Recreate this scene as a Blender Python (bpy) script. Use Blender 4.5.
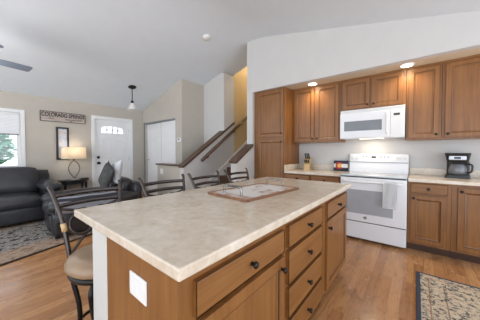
import bpy, bmesh, math, random
from mathutils import Matrix, Vector
R = math.radians
random.seed(7)
for o in list(bpy.data.objects): bpy.data.objects.remove(o)
S = bpy.context.scene
COL = S.collection

# ------------------------------------------------------------------ camera
CAM_H, FPX = 1.25, 217.0
yaw, pitch = R(39.04), R(-1.37)
F = Vector((-math.sin(yaw)*math.cos(pitch), math.cos(yaw)*math.cos(pitch), math.sin(pitch)))
cd = bpy.data.cameras.new('camera'); cam = bpy.data.objects.new('camera', cd); COL.objects.link(cam)
cam.location = (0, 0, CAM_H)
cam.rotation_euler = F.to_track_quat('-Z', 'Y').to_euler()
cd.sensor_width = 36; cd.lens = 36*FPX/480; cd.shift_y = -(160-156.6)/480; cd.clip_start = 0.05
S.camera = cam

# ------------------------------------------------------------------ world, lights, exposure
SKY_LOW, SKY_HIGH, SKY_STRENGTH = (0.90, 0.955, 1.03, 1), (0.58, 0.65, 0.73, 1), 1.72     # lower half brightened as added fill for the ceiling, sky above
w = bpy.data.worlds.new('sky'); S.world = w; w.use_nodes = True
wn = w.node_tree.nodes; bg = wn['Background']
wt = w.node_tree; _tc = wn.new('ShaderNodeTexCoord'); _sp = wn.new('ShaderNodeSeparateXYZ'); _rp = wn.new('ShaderNodeValToRGB')
wt.links.new(_tc.outputs['Generated'], _sp.inputs[0]); wt.links.new(_sp.outputs[2], _rp.inputs[0])
_rp.color_ramp.elements[0].position = 0.0; _rp.color_ramp.elements[0].color = SKY_LOW
_rp.color_ramp.elements[1].position = 0.06; _rp.color_ramp.elements[1].color = SKY_HIGH
_mr = wn.new('ShaderNodeMapRange'); _mr.inputs[1].default_value = -1; _mr.inputs[2].default_value = 1
wt.links.new(_sp.outputs[2], _mr.inputs[0]); wt.links.new(_mr.outputs[0], _rp.inputs[0])
_rp.color_ramp.elements[0].position = 0.46; _rp.color_ramp.elements[1].position = 0.54
wt.links.new(_rp.outputs[0], bg.inputs[0]); bg.inputs[1].default_value = SKY_STRENGTH
S.view_settings.view_transform = 'Standard'; S.view_settings.look = 'None'
S.view_settings.gamma = 1; S.view_settings.use_curve_mapping = False
S.view_settings.exposure = 1.06

def lamp(name, kind, loc, power, color, size=0.1, rot=(0,0,0), spot=None, blend=0.6):
    d = bpy.data.lights.new(name, kind); d.energy = power; d.color = color
    if kind == 'AREA': d.size = size
    else: d.shadow_soft_size = size
    if kind == 'SPOT': d.spot_size = spot; d.spot_blend = blend
    o = bpy.data.objects.new(name, d); o.location = loc; o.rotation_euler = rot; COL.objects.link(o); return o

# ------------------------------------------------------------------ materials
def srgb(r, g, b):
    f = lambda c: (c/255/12.92 if c/255 <= 0.04045 else ((c/255+0.055)/1.055)**2.4)
    return (f(r), f(g), f(b), 1)
def base_mat(name, rough=0.5, metal=0.0, spec=0.5):
    m = bpy.data.materials.new(name); m.use_nodes = True
    nt = m.node_tree; b = nt.nodes['Principled BSDF']
    b.inputs['Roughness'].default_value = rough; b.inputs['Metallic'].default_value = metal
    b.inputs['Specular IOR Level'].default_value = spec
    return m, nt, b
def nd(nt, t, **kw):
    n = nt.nodes.new(t)
    for k, v in kw.items(): setattr(n, k, v)
    return n
def coords(nt, scale=(1,1,1), kind='Object', rot=(0,0,0)):
    tc = nd(nt, 'ShaderNodeTexCoord'); mp = nd(nt, 'ShaderNodeMapping')
    mp.inputs['Scale'].default_value = scale; mp.inputs['Rotation'].default_value = rot
    nt.links.new(tc.outputs[kind], mp.inputs['Vector']); return mp.outputs['Vector']
def noise(nt, vec, scale=5, detail=4, rough=0.5, dist=0.0):
    n = nd(nt, 'ShaderNodeTexNoise'); n.inputs['Scale'].default_value = scale
    n.inputs['Detail'].default_value = detail; n.inputs['Roughness'].default_value = rough
    n.inputs['Distortion'].default_value = dist
    nt.links.new(vec, n.inputs['Vector']); return n.outputs['Fac']
def ramp(nt, fac, stops, interp='LINEAR'):
    r = nd(nt, 'ShaderNodeValToRGB'); r.color_ramp.interpolation = interp
    e = r.color_ramp.elements
    while len(e) < len(stops): e.new(0.5)
    for i, (p, c) in enumerate(stops): e[i].position = p; e[i].color = c
    nt.links.new(fac, r.inputs['Fac']); return r.outputs['Color']
def mixc(nt, fac, a, b, mode='MIX'):
    n = nd(nt, 'ShaderNodeMix', data_type='RGBA', blend_type=mode)
    for s, v in ((n.inputs[0], fac), (n.inputs[6], a), (n.inputs[7], b)):
        if isinstance(v, (int, float)): s.default_value = v
        elif isinstance(v, tuple): s.default_value = v
        else: nt.links.new(v, s)
    return n.outputs[2]
def math_n(nt, op, a, b=None):
    n = nd(nt, 'ShaderNodeMath', operation=op)
    for s, v in zip(n.inputs, (a, b)):
        if v is None: continue
        if isinstance(v, (int, float)): s.default_value = v
        else: nt.links.new(v, s)
    return n.outputs[0]
def bump(nt, b, fac, strength=0.2, dist=0.01):
    n = nd(nt, 'ShaderNodeBump'); n.inputs['Strength'].default_value = strength; n.inputs['Distance'].default_value = dist
    nt.links.new(fac, n.inputs['Height']); nt.links.new(n.outputs['Normal'], b.inputs['Normal'])
def plain(name, rgb, rough=0.5, metal=0.0, var=0.05, scale=6, spec=0.5, bmp=0):
    m, nt, b = base_mat(name, rough, metal, spec)
    c = srgb(*rgb); v = coords(nt); f = noise(nt, v, scale)
    lo = tuple(x*(1-var) for x in c[:3])+(1,); hi = tuple(min(1, x*(1+var)) for x in c[:3])+(1,)
    nt.links.new(ramp(nt, f, [(0.3, lo), (0.7, hi)]), b.inputs['Base Color'])
    if bmp: bump(nt, b, noise(nt, v, scale*30), bmp, 0.003)
    return m
def wood(name, dark, mid, light, axis='z', rough=0.35):
    m, nt, b = base_mat(name, rough, spec=0.5)
    # grain runs along the given axis
    sc = {'z': (22, 22, 1.3), 'h': (1.6, 1.6, 26), 'x': (1.3, 22, 22), 'y': (22, 1.3, 22)}[axis]
    v = coords(nt, sc); f = noise(nt, v, 1.0, 5, 0.6, 0.6)
    v2 = coords(nt, (1, 1, 1)); f2 = noise(nt, v2, 3.5, 2)
    c = ramp(nt, f, [(0.25, srgb(*dark)), (0.5, srgb(*mid)), (0.75, srgb(*light))])
    c = mixc(nt, 0.5, c, ramp(nt, f2, [(0.3, (0.80, 0.78, 0.76, 1)), (0.7, (1.12, 1.12, 1.12, 1))]), 'MULTIPLY')
    nt.links.new(c, b.inputs['Base Color']); bump(nt, b, f, 0.05, 0.002)
    return m
def glass(name, tint=(1, 1, 1), rough=0.0, mix=0.15):
    m = bpy.data.materials.new(name); m.use_nodes = True; nt = m.node_tree
    nt.nodes.clear(); out = nd(nt, 'ShaderNodeOutputMaterial')
    t = nd(nt, 'ShaderNodeBsdfTransparent'); t.inputs[0].default_value = tint+(1,)
    g = nd(nt, 'ShaderNodeBsdfGlossy'); g.inputs['Roughness'].default_value = rough
    fr = nd(nt, 'ShaderNodeFresnel'); fr.inputs[0].default_value = 1.45
    mx = nd(nt, 'ShaderNodeMixShader')
    nt.links.new(math_n(nt, 'ADD', fr.outputs[0], mix*0.2), mx.inputs[0])
    nt.links.new(t.outputs[0], mx.inputs[1]); nt.links.new(g.outputs[0], mx.inputs[2]); nt.links.new(mx.outputs[0], out.inputs[0])
    return m
def emis(name, rgb, strength):
    m, nt, b = base_mat(name, 0.6)
    b.inputs['Base Color'].default_value = srgb(*rgb)
    b.inputs['Emission Color'].default_value = srgb(*rgb); b.inputs['Emission Strength'].default_value = strength
    return m

M = {}
M['wall'] = plain('wall_paint', (192, 185, 174), 0.85, var=0.02, spec=0.2)
M['wall_white'] = plain('kitchen_wall_paint', (206, 204, 201), 0.85, var=0.015, spec=0.2)
M['wall_warm_lit'] = plain('stair_wall_warm_light', (205, 180, 136), 0.85, var=0.03, spec=0.2)  # warm stairwell light put into the wall colour
M['ceiling'] = plain('ceiling_paint', (226, 232, 237), 0.9, var=0.012, spec=0.1, bmp=0.15)
M['trim'] = plain('white_trim_paint', (234, 234, 233), 0.45, var=0.015)
M['door'] = plain('white_door_paint', (236, 236, 236), 0.4, var=0.015)
M['white'] = plain('white_enamel', (233, 233, 235), 0.22, var=0.01)
M['white_plastic'] = plain('white_plastic', (235, 234, 230), 0.35, var=0.01)
M['cooktop'] = plain('pale_cooktop_glass', (205, 210, 214), 0.12, var=0.03)
M['oven_glass'] = plain('grey_oven_window', (168, 170, 174), 0.12, var=0.05)
M['micro_glass'] = plain('grey_microwave_window', (118, 121, 125), 0.08, var=0.05)
M['dark_gap'] = plain('dark_gap', (60, 58, 58), 0.5)
M['grey_mark'] = plain('grey_print', (120, 122, 126), 0.5)
M['wood_v'] = wood('stained_maple_vertical', (118, 75, 36), (135, 89, 45), (151, 104, 58))
M['wood_h'] = wood('stained_maple_horizontal', (118, 75, 36), (135, 89, 45), (151, 104, 58), 'h')
M['wood_dark'] = wood('dark_stained_wood', (66, 42, 28), (84, 56, 38), (104, 72, 50), 'h')
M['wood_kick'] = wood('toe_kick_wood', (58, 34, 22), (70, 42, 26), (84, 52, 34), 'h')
M['glaze'] = wood('dark_glazed_groove', (58, 36, 20), (70, 44, 25), (82, 54, 31))
M['cap_wood'] = wood('stained_rail_wood', (68, 47, 36), (86, 62, 48), (104, 79, 62), 'y', 0.35)
M['black'] = plain('black_bronze_metal', (32, 28, 26), 0.35, 0.5, 0.1)
M['bronze'] = plain('brushed_bronze_metal', (84, 78, 76), 0.26, 0.85, 0.15, 12)
M['knob'] = plain('dark_bronze_knob', (42, 38, 37), 0.3, 0.6)
M['black_plastic'] = plain('black_plastic', (26, 26, 28), 0.3)
M['black_wood'] = plain('black_painted_wood', (34, 30, 30), 0.35)
M['leather'] = plain('charcoal_leather', (54, 54, 57), 0.28, var=0.25, scale=7, bmp=0.25)
M['leather2'] = plain('dark_charcoal_leather', (44, 43, 45), 0.32, var=0.25, scale=7, bmp=0.25)
M['tan_leather'] = plain('tan_leather', (150, 124, 98), 0.36, var=0.16, scale=9, bmp=0.15)
M['chrome'] = plain('polished_metal', (200, 200, 202), 0.18, 1.0)
M['silver'] = plain('pewter_metal', (120, 112, 106), 0.3, 0.9)
M['fan'] = plain('fan_blade_finish', (120, 132, 150), 0.4, var=0.06)
M['frost'] = plain('frosted_glass', (228, 226, 222), 0.4)
M['blind'] = plain('white_blind_fabric', (240, 240, 242), 0.8, var=0.01)
M['towel'] = plain('white_towel_cloth', (240, 240, 240), 0.9, var=0.02, scale=60)
M['knife_wood'] = wood('pale_block_wood', (196, 160, 110), (212, 178, 128), (224, 194, 146), 'h')
M['dark_glass'] = plain('coffee_pot_glass', (104, 106, 112), 0.05, spec=0.9)
M['steel'] = plain('brushed_steel', (176, 178, 182), 0.3, 0.9)
M['pillow'] = plain('grey_cushion_fabric', (72, 73, 71), 0.9, var=0.3, scale=14)
M['pillow_light'] = plain('silver_cushion_fabric', (206, 208, 212), 0.8, var=0.1, scale=20)
M['ceramic'] = plain('beige_ceramic', (204, 190, 172), 0.4)
M['pane'] = glass('window_glass')
M['acrylic'] = glass('clear_acrylic', (0.95, 0.95, 0.94), 0.12, 0.35)
M['can_lens'] = emis('can_light_lens', (255, 236, 205), 7)
M['shade'] = None
M['mirror_art'] = None

def mk_shade():
    m = bpy.data.materials.new('linen_lamp_shade'); m.use_nodes = True; nt = m.node_tree; b = nt.nodes['Principled BSDF']
    v = coords(nt, (60, 60, 60)); f = noise(nt, v, 2)
    c = ramp(nt, f, [(0.3, srgb(232, 222, 206)), (0.7, srgb(240, 232, 218))])
    nt.links.new(c, b.inputs['Base Color']); b.inputs['Roughness'].default_value = 0.9
    tr = nd(nt, 'ShaderNodeBsdfTranslucent'); nt.links.new(c, tr.inputs[0])
    mx = nd(nt, 'ShaderNodeMixShader'); mx.inputs[0].default_value = 0.45
    nt.links.new(b.outputs[0], mx.inputs[1]); nt.links.new(tr.outputs[0], mx.inputs[2])
    nt.links.new(mx.outputs[0], nt.nodes['Material Output'].inputs[0]); return m
M['shade'] = mk_shade()

def mk_floor():
    m, nt, b = base_mat('hardwood_floor', 0.3)
    v = coords(nt, (1, 1, 1), rot=(0, 0, R(90)))
    br = nd(nt, 'ShaderNodeTexBrick'); br.offset = 0.37; br.squash = 1
    nt.links.new(v, br.inputs['Vector'])
    br.inputs['Color1'].default_value = (0, 0, 0, 1); br.inputs['Color2'].default_value = (1, 1, 1, 1); br.inputs['Mortar'].default_value = (0.5, 0.5, 0.5, 1)
    br.inputs['Scale'].default_value = 1; br.inputs['Mortar Size'].default_value = 0.002
    br.inputs['Brick Width'].default_value = 1.3; br.inputs['Row Height'].default_value = 0.083; br.inputs['Bias'].default_value = 0
    g = coords(nt, (16, 1.3, 1)); f = noise(nt, g, 2.4, 8, 0.68, 1.0)
    plank = ramp(nt, br.outputs['Color'], [(0.0, srgb(164, 116, 76)), (0.5, srgb(180, 131, 88)), (1.0, srgb(194, 146, 100))])
    grain = ramp(nt, f, [(0.30, (0.58, 0.53, 0.48, 1)), (0.48, (0.95, 0.94, 0.93, 1)), (0.75, (1.16, 1.14, 1.1, 1))])
    c = mixc(nt, 0.9, plank, grain, 'MULTIPLY')
    sp = noise(nt, coords(nt, (2.6, 1.3, 1)), 3.4, 7, 0.72, 1.0)
    c = mixc(nt, 0.85, c, ramp(nt, sp, [(0.30, (0.46, 0.38, 0.31, 1)), (0.45, (0.98, 0.96, 0.94, 1)), (0.7, (1.1, 1.08, 1.06, 1))]), 'MULTIPLY')
    c = mixc(nt, math_n(nt, 'MULTIPLY', br.outputs['Fac'], 0.3), c, srgb(92, 58, 36))
    nt.links.new(c, b.inputs['Base Color'])
    rr = ramp(nt, noise(nt, coords(nt, (3, 1, 1)), 3, 4), [(0.3, (0.16, 0.16, 0.16, 1)), (0.7, (0.30, 0.30, 0.30, 1))])
    nt.links.new(rr, b.inputs['Roughness']); bump(nt, b, f, 0.08, 0.003)
    return m
M['floor'] = mk_floor()
def mk_counter():
    m, nt, b = base_mat('travertine_laminate', 0.2, spec=0.7)
    v = coords(nt)
    f1 = noise(nt, v, 3.2, 6, 0.65, 1.2); f2 = noise(nt, v, 22, 4, 0.6, 0.4)
    c = ramp(nt, f1, [(0.28, srgb(200, 180, 154)), (0.5, srgb(216, 200, 178)), (0.66, srgb(228, 216, 200))])
    c = mixc(nt, 0.35, c, ramp(nt, f2, [(0.3, srgb(188, 170, 150)), (0.7, srgb(236, 228, 216))]))
    nt.links.new(c, b.inputs['Base Color']); return m
M['counter'] = mk_counter()
def mk_rug(name, hx, hy, border, stops, scale, lines=None):
    m, nt, b = base_mat(name, 0.95, spec=0.1)
    tc = nd(nt, 'ShaderNodeTexCoord'); sep = nd(nt, 'ShaderNodeSeparateXYZ'); nt.links.new(tc.outputs['Object'], sep.inputs[0])
    ex = math_n(nt, 'SUBTRACT', hx, math_n(nt, 'ABSOLUTE', sep.outputs[0])); ey = math_n(nt, 'SUBTRACT', hy, math_n(nt, 'ABSOLUTE', sep.outputs[1]))
    e = math_n(nt, 'MINIMUM', ex, ey)
    f = noise(nt, tc.outputs['Object'], scale, 8, 0.75, 0.6)
    c = ramp(nt, f, stops)
    for (a, bb, col, k) in border:
        mask = math_n(nt, 'MULTIPLY', math_n(nt, 'GREATER_THAN', e, a), math_n(nt, 'LESS_THAN', e, bb))
        c = mixc(nt, math_n(nt, 'MULTIPLY', mask, k), c, srgb(*col))
    nt.links.new(c, b.inputs['Base Color']); bump(nt, b, noise(nt, tc.outputs['Object'], 90, 2), 0.15, 0.003)
    return m

# ------------------------------------------------------------------ object helpers
def tag(o, label=None, cat=None, group=None, kind=None):
    if label: o['label'] = label
    if cat: o['category'] = cat
    if group: o['group'] = group
    if kind: o['kind'] = kind
    return o
def thing(name, label, cat, loc=(0, 0, 0), rz=0.0, group=None):
    o = bpy.data.objects.new(name, None); o.empty_display_size = 0.1; COL.objects.link(o)
    o.location = loc; o.rotation_euler = (0, 0, rz)
    return tag(o, label, cat, group)
def wm(o):
    if o is None: return Matrix.Identity(4)
    return wm(o.parent) @ (Matrix.Translation(o.location) @ o.rotation_euler.to_matrix().to_4x4())
def part(name, bm, mat, parent=None, label=None, smooth=False):
    """bmesh authored in world coordinates -> one mesh object under parent"""
    me = bpy.data.meshes.new(name)
    if parent is not None: bm.transform(wm(parent).inverted())
    bmesh.ops.recalc_face_normals(bm, faces=bm.faces[:])
    bm.to_mesh(me); bm.free()
    for m in (mat if isinstance(mat, (list, tuple)) else [mat]): me.materials.append(m)
    if smooth:
        for p in me.polygons: p.use_smooth = True
    o = bpy.data.objects.new(name, me); COL.objects.link(o)
    if parent is not None: o.parent = parent
    if label: o['label'] = label
    return o
def solo(name, bm, mat, label, cat, loc, rz=0, group=None, smooth=False):
    """a thing that is a single mesh, with its origin at loc"""
    me = bpy.data.meshes.new(name)
    bm.transform((Matrix.Translation(loc) @ Matrix.Rotation(rz, 4, 'Z')).inverted())
    bmesh.ops.recalc_face_normals(bm, faces=bm.faces[:]); bm.to_mesh(me); bm.free(); me.materials.append(mat)
    if smooth:
        for p in me.polygons: p.use_smooth = True
    o = bpy.data.objects.new(name, me); COL.objects.link(o); o.location = loc; o.rotation_euler = (0, 0, rz)
    return tag(o, label, cat, group)
def struct(name, bm, mat, parent=None):
    o = part(name, bm, mat, parent)
    if parent is None: o['kind'] = 'structure'
    return o
def copy_tree(o, parent=None):
    c = o.copy(); COL.objects.link(c)
    if parent: c.parent = parent
    for ch in list(o.children): copy_tree(ch, c)
    return c
def new(): return bmesh.new()
def box(bm, x0, x1, y0, y1, z0, z1, bev=0.0, seg=2, T=None):
    vs = [bm.verts.new((x, y, z)) for x in (x0, x1) for y in (y0, y1) for z in (z0, z1)]
    q = [(0,1,3,2), (4,6,7,5), (0,4,5,1), (2,3,7,6), (0,2,6,4), (1,5,7,3)]
    fs = [bm.faces.new([vs[i] for i in f]) for f in q]
    geo = vs
    if bev:
        es = list({e for f in fs for e in f.edges})
        r = bmesh.ops.bevel(bm, geom=es, offset=bev, segments=seg, affect='EDGES', profile=0.5)
        geo = list({v for f in r['faces'] for v in f.verts} | {v for v in vs if v.is_valid})
    if T is not None: bmesh.ops.transform(bm, matrix=T, verts=geo)
    return bm
def bx(*a, **k): return box(new(), *a, **k)
def prism(bm, pts, axis, a, b):
    """polygon in the plane normal to axis, extruded from a to b. axis x: pts (y,z); y: (x,z); z: (x,y)"""
    f = {'x': lambda p, t: (t, p[0], p[1]), 'y': lambda p, t: (p[0], t, p[1]), 'z': lambda p, t: (p[0], p[1], t)}[axis]
    A = [bm.verts.new(f(p, a)) for p in pts]; B = [bm.verts.new(f(p, b)) for p in pts]
    n = len(pts); bm.faces.new(A); bm.faces.new(B)
    for i in range(n): bm.faces.new((A[i], A[(i+1) % n], B[(i+1) % n], B[i]))
    return bm
def tube(bm, pts, r, n=8, closed=False, flat=None):
    """round tube along pts; r number or list; flat=(a,b) gives an elliptical section"""
    P = [Vector(p) for p in pts]; N = len(P); rings = []; up = None
    for i in range(N):
        if closed: t = P[(i+1) % N]-P[i-1]
        else: t = P[min(i+1, N-1)]-P[max(i-1, 0)]
        t.normalize()
        if up is None:
            up = Vector((0, 0, 1)) if abs(t.z) < 0.9 else Vector((1, 0, 0))
        u = (up - t*up.dot(t)).normalized(); v = t.cross(u); up = u
        rr = r[i] if isinstance(r, (list, tuple)) else r
        a, b_ = (rr, rr) if flat is None else flat
        rings.append([bm.verts.new(P[i]+u*math.cos(2*math.pi*k/n)*a+v*math.sin(2*math.pi*k/n)*b_) for k in range(n)])
    for i in range(N if closed else N-1):
        A, B = rings[i], rings[(i+1) % N]
        for k in range(n): bm.faces.new((A[k], A[(k+1) % n], B[(k+1) % n], B[k]))
    if not closed: bm.faces.new(rings[0]); bm.faces.new(rings[-1])
    return bm
def lathe(bm, prof, c=(0, 0, 0), n=24, T=None, caps=True):
    """prof list of (r, z)"""
    rings = []
    for r, z in prof:
        rings.append([bm.verts.new((c[0]+r*math.cos(2*math.pi*k/n), c[1]+r*math.sin(2*math.pi*k/n), c[2]+z)) for k in range(n)])
    for A, B in zip(rings, rings[1:]):
        for k in range(n): bm.faces.new((A[k], A[(k+1) % n], B[(k+1) % n], B[k]))
    if caps: bm.faces.new(rings[0]); bm.faces.new(rings[-1])
    if T is not None: bmesh.ops.transform(bm, matrix=T, verts=[v for r in rings for v in r])
    return bm
def smooth_path(pts, k=6):
    P = [Vector(p) for p in pts]; out = []
    for i in range(len(P)-1):
        p0, p1, p2, p3 = P[max(i-1, 0)], P[i], P[i+1], P[min(i+2, len(P)-1)]
        for j in range(k):
            t = j/k
            out.append(0.5*((2*p1)+(p2-p0)*t+(2*p0-5*p1+4*p2-p3)*t*t+(3*p1-p0-3*p2+p3)*t**3))
    out.append(P[-1]); return out
def cushion(bm, x0, x1, y0, y1, z0, z1, puff=0.03, bev=0.05, n=6, T=None):
    """soft box: bevelled and puffed"""
    cx, cy, cz = (x0+x1)/2, (y0+y1)/2, (z0+z1)/2; hx, hy, hz = (x1-x0)/2, (y1-y0)/2, (z1-z0)/2
    vs0 = len(bm.verts); r = bmesh.ops.create_cube(bm, size=2); vs = r['verts']
    es = list({e for v in vs for e in v.link_edges})
    r = bmesh.ops.subdivide_edges(bm, edges=es, cuts=n, use_grid_fill=True)
    bm.verts.ensure_lookup_table(); vs = bm.verts[vs0:]
    h = Vector((hx, hy, hz)); rad = min(bev, hx*0.95, hy*0.95, hz*0.95)
    for v in vs:
        p = v.co.copy(); q = Vector((p.x*hx, p.y*hy, p.z*hz))
        core = Vector([max(-h[i]+rad, min(h[i]-rad, q[i])) for i in range(3)])
        d = q-core
        if d.length > 1e-6: q = core+d.normalized()*rad
        w3 = [max(0, 1-p[i]**2) for i in range(3)]
        q.x += math.copysign(puff*w3[1]*w3[2], p.x) if abs(p.x) > 0.99 else 0
        q.y += math.copysign(puff*w3[0]*w3[2], p.y) if abs(p.y) > 0.99 else 0
        q.z += math.copysign(puff*w3[0]*w3[1], p.z) if abs(p.z) > 0.99 else 0
        v.co = q+Vector((cx, cy, cz))
    if T is not None: bmesh.ops.transform(bm, matrix=T, verts=vs)
    return bm
def cu(*a, **k): return cushion(new(), *a, **k)
def rect_panel(bm, x0, x1, z0, z1, y, th, insets, T=None):
    """slab with front at y facing -y; insets = [(inset, depth), ...] carved in its front face"""
    vs = [bm.verts.new(p) for p in ((x0, y+th, z0), (x1, y+th, z0), (x1, y+th, z1), (x0, y+th, z1))]
    bm.faces.new(vs); cur = [bm.verts.new(p) for p in ((x0, y, z0), (x1, y, z0), (x1, y, z1), (x0, y, z1))]
    allv = vs+cur
    for i in range(4): bm.faces.new((vs[i], vs[(i+1) % 4], cur[(i+1) % 4], cur[i]))
    ins = 0; dep = 0
    for q in insets:
        a, d = q[0], q[1]; ins += a; dep += d
        nx = [bm.verts.new(p) for p in ((x0+ins, y+dep, z0+ins), (x1-ins, y+dep, z0+ins), (x1-ins, y+dep, z1-ins), (x0+ins, y+dep, z1-ins))]
        for i in range(4): bm.faces.new((cur[i], cur[(i+1) % 4], nx[(i+1) % 4], nx[i])).material_index = q[2] if len(q) > 2 else 0
        cur = nx; allv += nx
    bm.faces.new(cur)
    if T is not None: bmesh.ops.transform(bm, matrix=T, verts=allv)
    return bm
def text_mesh(body, size, depth, T, bold=0.0):
    cu_ = bpy.data.curves.new('lettering', 'FONT'); cu_.body = body; cu_.size = size; cu_.extrude = depth; cu_.offset = bold
    cu_.align_x = 'CENTER'; cu_.align_y = 'CENTER'
    o = bpy.data.objects.new('lettering', cu_); COL.objects.link(o)
    bpy.context.view_layer.update()
    me = bpy.data.meshes.new_from_object(o.evaluated_get(bpy.context.evaluated_depsgraph_get()))
    bpy.data.objects.remove(o); bm = new(); bm.from_mesh(me); bpy.data.meshes.remove(me); bm.transform(T); return bm
I4 = Matrix.Identity(4)

# ------------------------------------------------------------------ the room
XL, YK, YH = -6.0, 4.05, 3.40        # living wall, kitchen back wall, header face
RX, RZ = -2.5, 3.42                  # ceiling ridge
SL, SR = (RZ-2.38)/(RX-XL), 0.227
def cz(x): return RZ-SL*(RX-x) if x < RX else RZ-SR*(x-RX)
XE, YS = 2.6, -3.4                   # extent of the room behind the camera

bm = new(); box(bm, -6.12, XE, YS, 5.7, -0.1, 0.0); struct('floor', bm, M['floor'])
# vaulted ceiling: one sheet with thickness, ridge at RX
bm = new()
def czs(x):                                  # soft ridge: slopes blended over a metre
    t = min(1, max(0, (x-RX+0.5)/1.0)); return cz(RX-0.5)+SL*(x-RX+0.5)-(SL+SR)*0.5*t*t if 0 < t < 1 else cz(x)
RW = [RX-0.5+1.0*i/16 for i in range(17)]
for a, b_ in zip([XL-0.12]+RW[:-1], RW):
    y1 = 4.08 if b_ <= -2.5 else YH+0.1
    prism(bm, [(a, czs(a)), (b_, czs(b_)), (b_, czs(b_)+0.12), (a, czs(a)+0.12)], 'y', YS, y1)
prism(bm, [(RW[-1], czs(RW[-1])), (XE, cz(XE)), (XE, cz(XE)+0.12), (RW[-1], czs(RW[-1])+0.12)], 'y', YS, YH+0.1)
struct('ceiling', bm, M['ceiling'])
# living room wall with window opening and door opening
WY0, WY1, WZ0, WZ1 = -1.15, 0.60, 0.93, 2.0
DY0, DY1, DZ = 1.86, 2.68, 2.04
bm = new()
def wseg(y0, y1, z0, z1): box(bm, XL-0.12, XL, y0, y1, z0, z1)
wseg(YS, WY0, 0, 2.41); wseg(WY0, WY1, 0, WZ0); wseg(WY0, WY1, WZ1, 2.41); wseg(WY1, DY0, 0, 2.41)
wseg(DY0, DY1, DZ, 2.41); wseg(DY1, 3.85, 0, 2.41)
struct('wall_living', bm, M['wall'])
# closet front wall (opening for the sliding doors) and its side wall
CX0, CX1, CZ = -5.88, -4.45, 2.04
bm = new()
prism(bm, [(XL, CZ), (-4.2, CZ), (-4.2, cz(-4.2)), (XL, cz(XL))], 'y', 3.05, 3.15)
box(bm, XL, CX0, 3.05, 3.15, 0, CZ); box(bm, CX1, -4.2, 3.05, 3.15, 0, CZ)
prism(bm, [(-4.3, 0), (-4.2, 0), (-4.2, cz(-4.2)), (-4.3, cz(-4.3))], 'y', 3.15, 3.72)
struct('wall_closet', bm, M['wall'])
bm = new(); box(bm, XL, -4.3, 3.72, 3.8, 0, 2.8); struct('wall_closet_back', bm, M['wall'])
# stair: white wall above the half wall, warm-tinted stairwell wall beyond, knee walls
bm = new()
prism(bm, [(-4.3, 0), (-3.62, 0), (-3.62, cz(-3.62)), (-4.3, cz(-4.3))], 'y', 3.72, 3.82)
prism(bm, [(3.72, 0.93+1.14/1.5+0.0), (4.08, 1.93), (4.08, cz(-3.62)), (3.72, cz(-3.62))], 'x', -3.62, -3.502)
struct('wall_stair', bm, M['wall_white'])
bm = new(); box(bm, -3.62, -3.5, 4.08, 5.6, 0, 4.3); box(bm, -3.62, -2.45, 5.6, 5.7, 0, 4.3)
struct('wall_stairwell', bm, M['wall_warm_lit'])
bm = new(); box(bm, -3.62, -2.45, 4.2, 5.7, 4.3, 4.4); struct('ceiling_stairwell', bm, M['ceiling'])
bm = new(); prism(bm, [(2.58, 0), (4.08, 0), (4.08, 1.93), (2.58, 0.93)], 'x', -3.62, -3.5); struct('wall_knee', bm, M['wall_white'])
bm = new(); prism(bm, [(2.92, 0), (3.40, 0), (3.40, 1.345), (2.92, 1.035)], 'x', -2.58, -2.45); struct('wall_knee_kitchen', bm, M['wall_white'])
bm = new(); box(bm, -4.45, -3.62, 2.58, 2.70, 0, 0.955); struct('wall_half', bm, M['wall'])
# stair treads
bm = new()
for i in range(11):
    y0 = 2.75+0.26*i; box(bm, -3.5, -2.58, y0, 5.6, 0.175*i, 0.175*(i+1))
struct('stairs', bm, M['wood_dark'])
bm = new(); prism(bm, [(2.75, 0.02), (2.75, 0.30), (5.2, 0.30+2.45*0.673), (5.2, 0.02+2.45*0.673)], 'x', -3.5, -3.48); struct('trim_1', bm, M['trim'])
# partition between the stairs and the kitchen, header and soffit
bm = new(); box(bm, -2.58, -2.45, YH, 5.7, 0, cz(-2.58)); box(bm, -2.58, -2.45, YH+0.1, 5.7, cz(-2.58), 4.3)
struct('wall_partition', bm, M['wall_white'])
bm = new(); prism(bm, [(-2.45, 2.38), (XE, 2.38), (XE, cz(XE)), (-2.45, cz(-2.45))], 'y', YH, YH+0.1); struct('wall_header', bm, M['wall_white'])
bm = new(); box(bm, -2.45, XE, YH+0.1, YK, 2.38, 2.44); struct('ceiling_soffit', bm, plain('soffit_warm_bounce', (214, 196, 168), 0.85, var=0.02))  # underside tinted with the warm light bounced up from the cabinets
bm = new(); box(bm, -2.45, XE, YK, YK+0.12, 0, 2.44); struct('wall_kitchen', bm, M['wall_white'])
# baseboards
for nm, b in (('living', bx(XL, XL+0.015, 0.9, DY0-0.07, 0, 0.09)), ('closet', bx(-4.4, -4.2, 3.035, 3.05, 0, 0.09)),
              ('half', bx(-4.45, -3.62, 2.565, 2.58, 0, 0.09))):
    struct('baseboard_'+nm, b, M['trim'])

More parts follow.
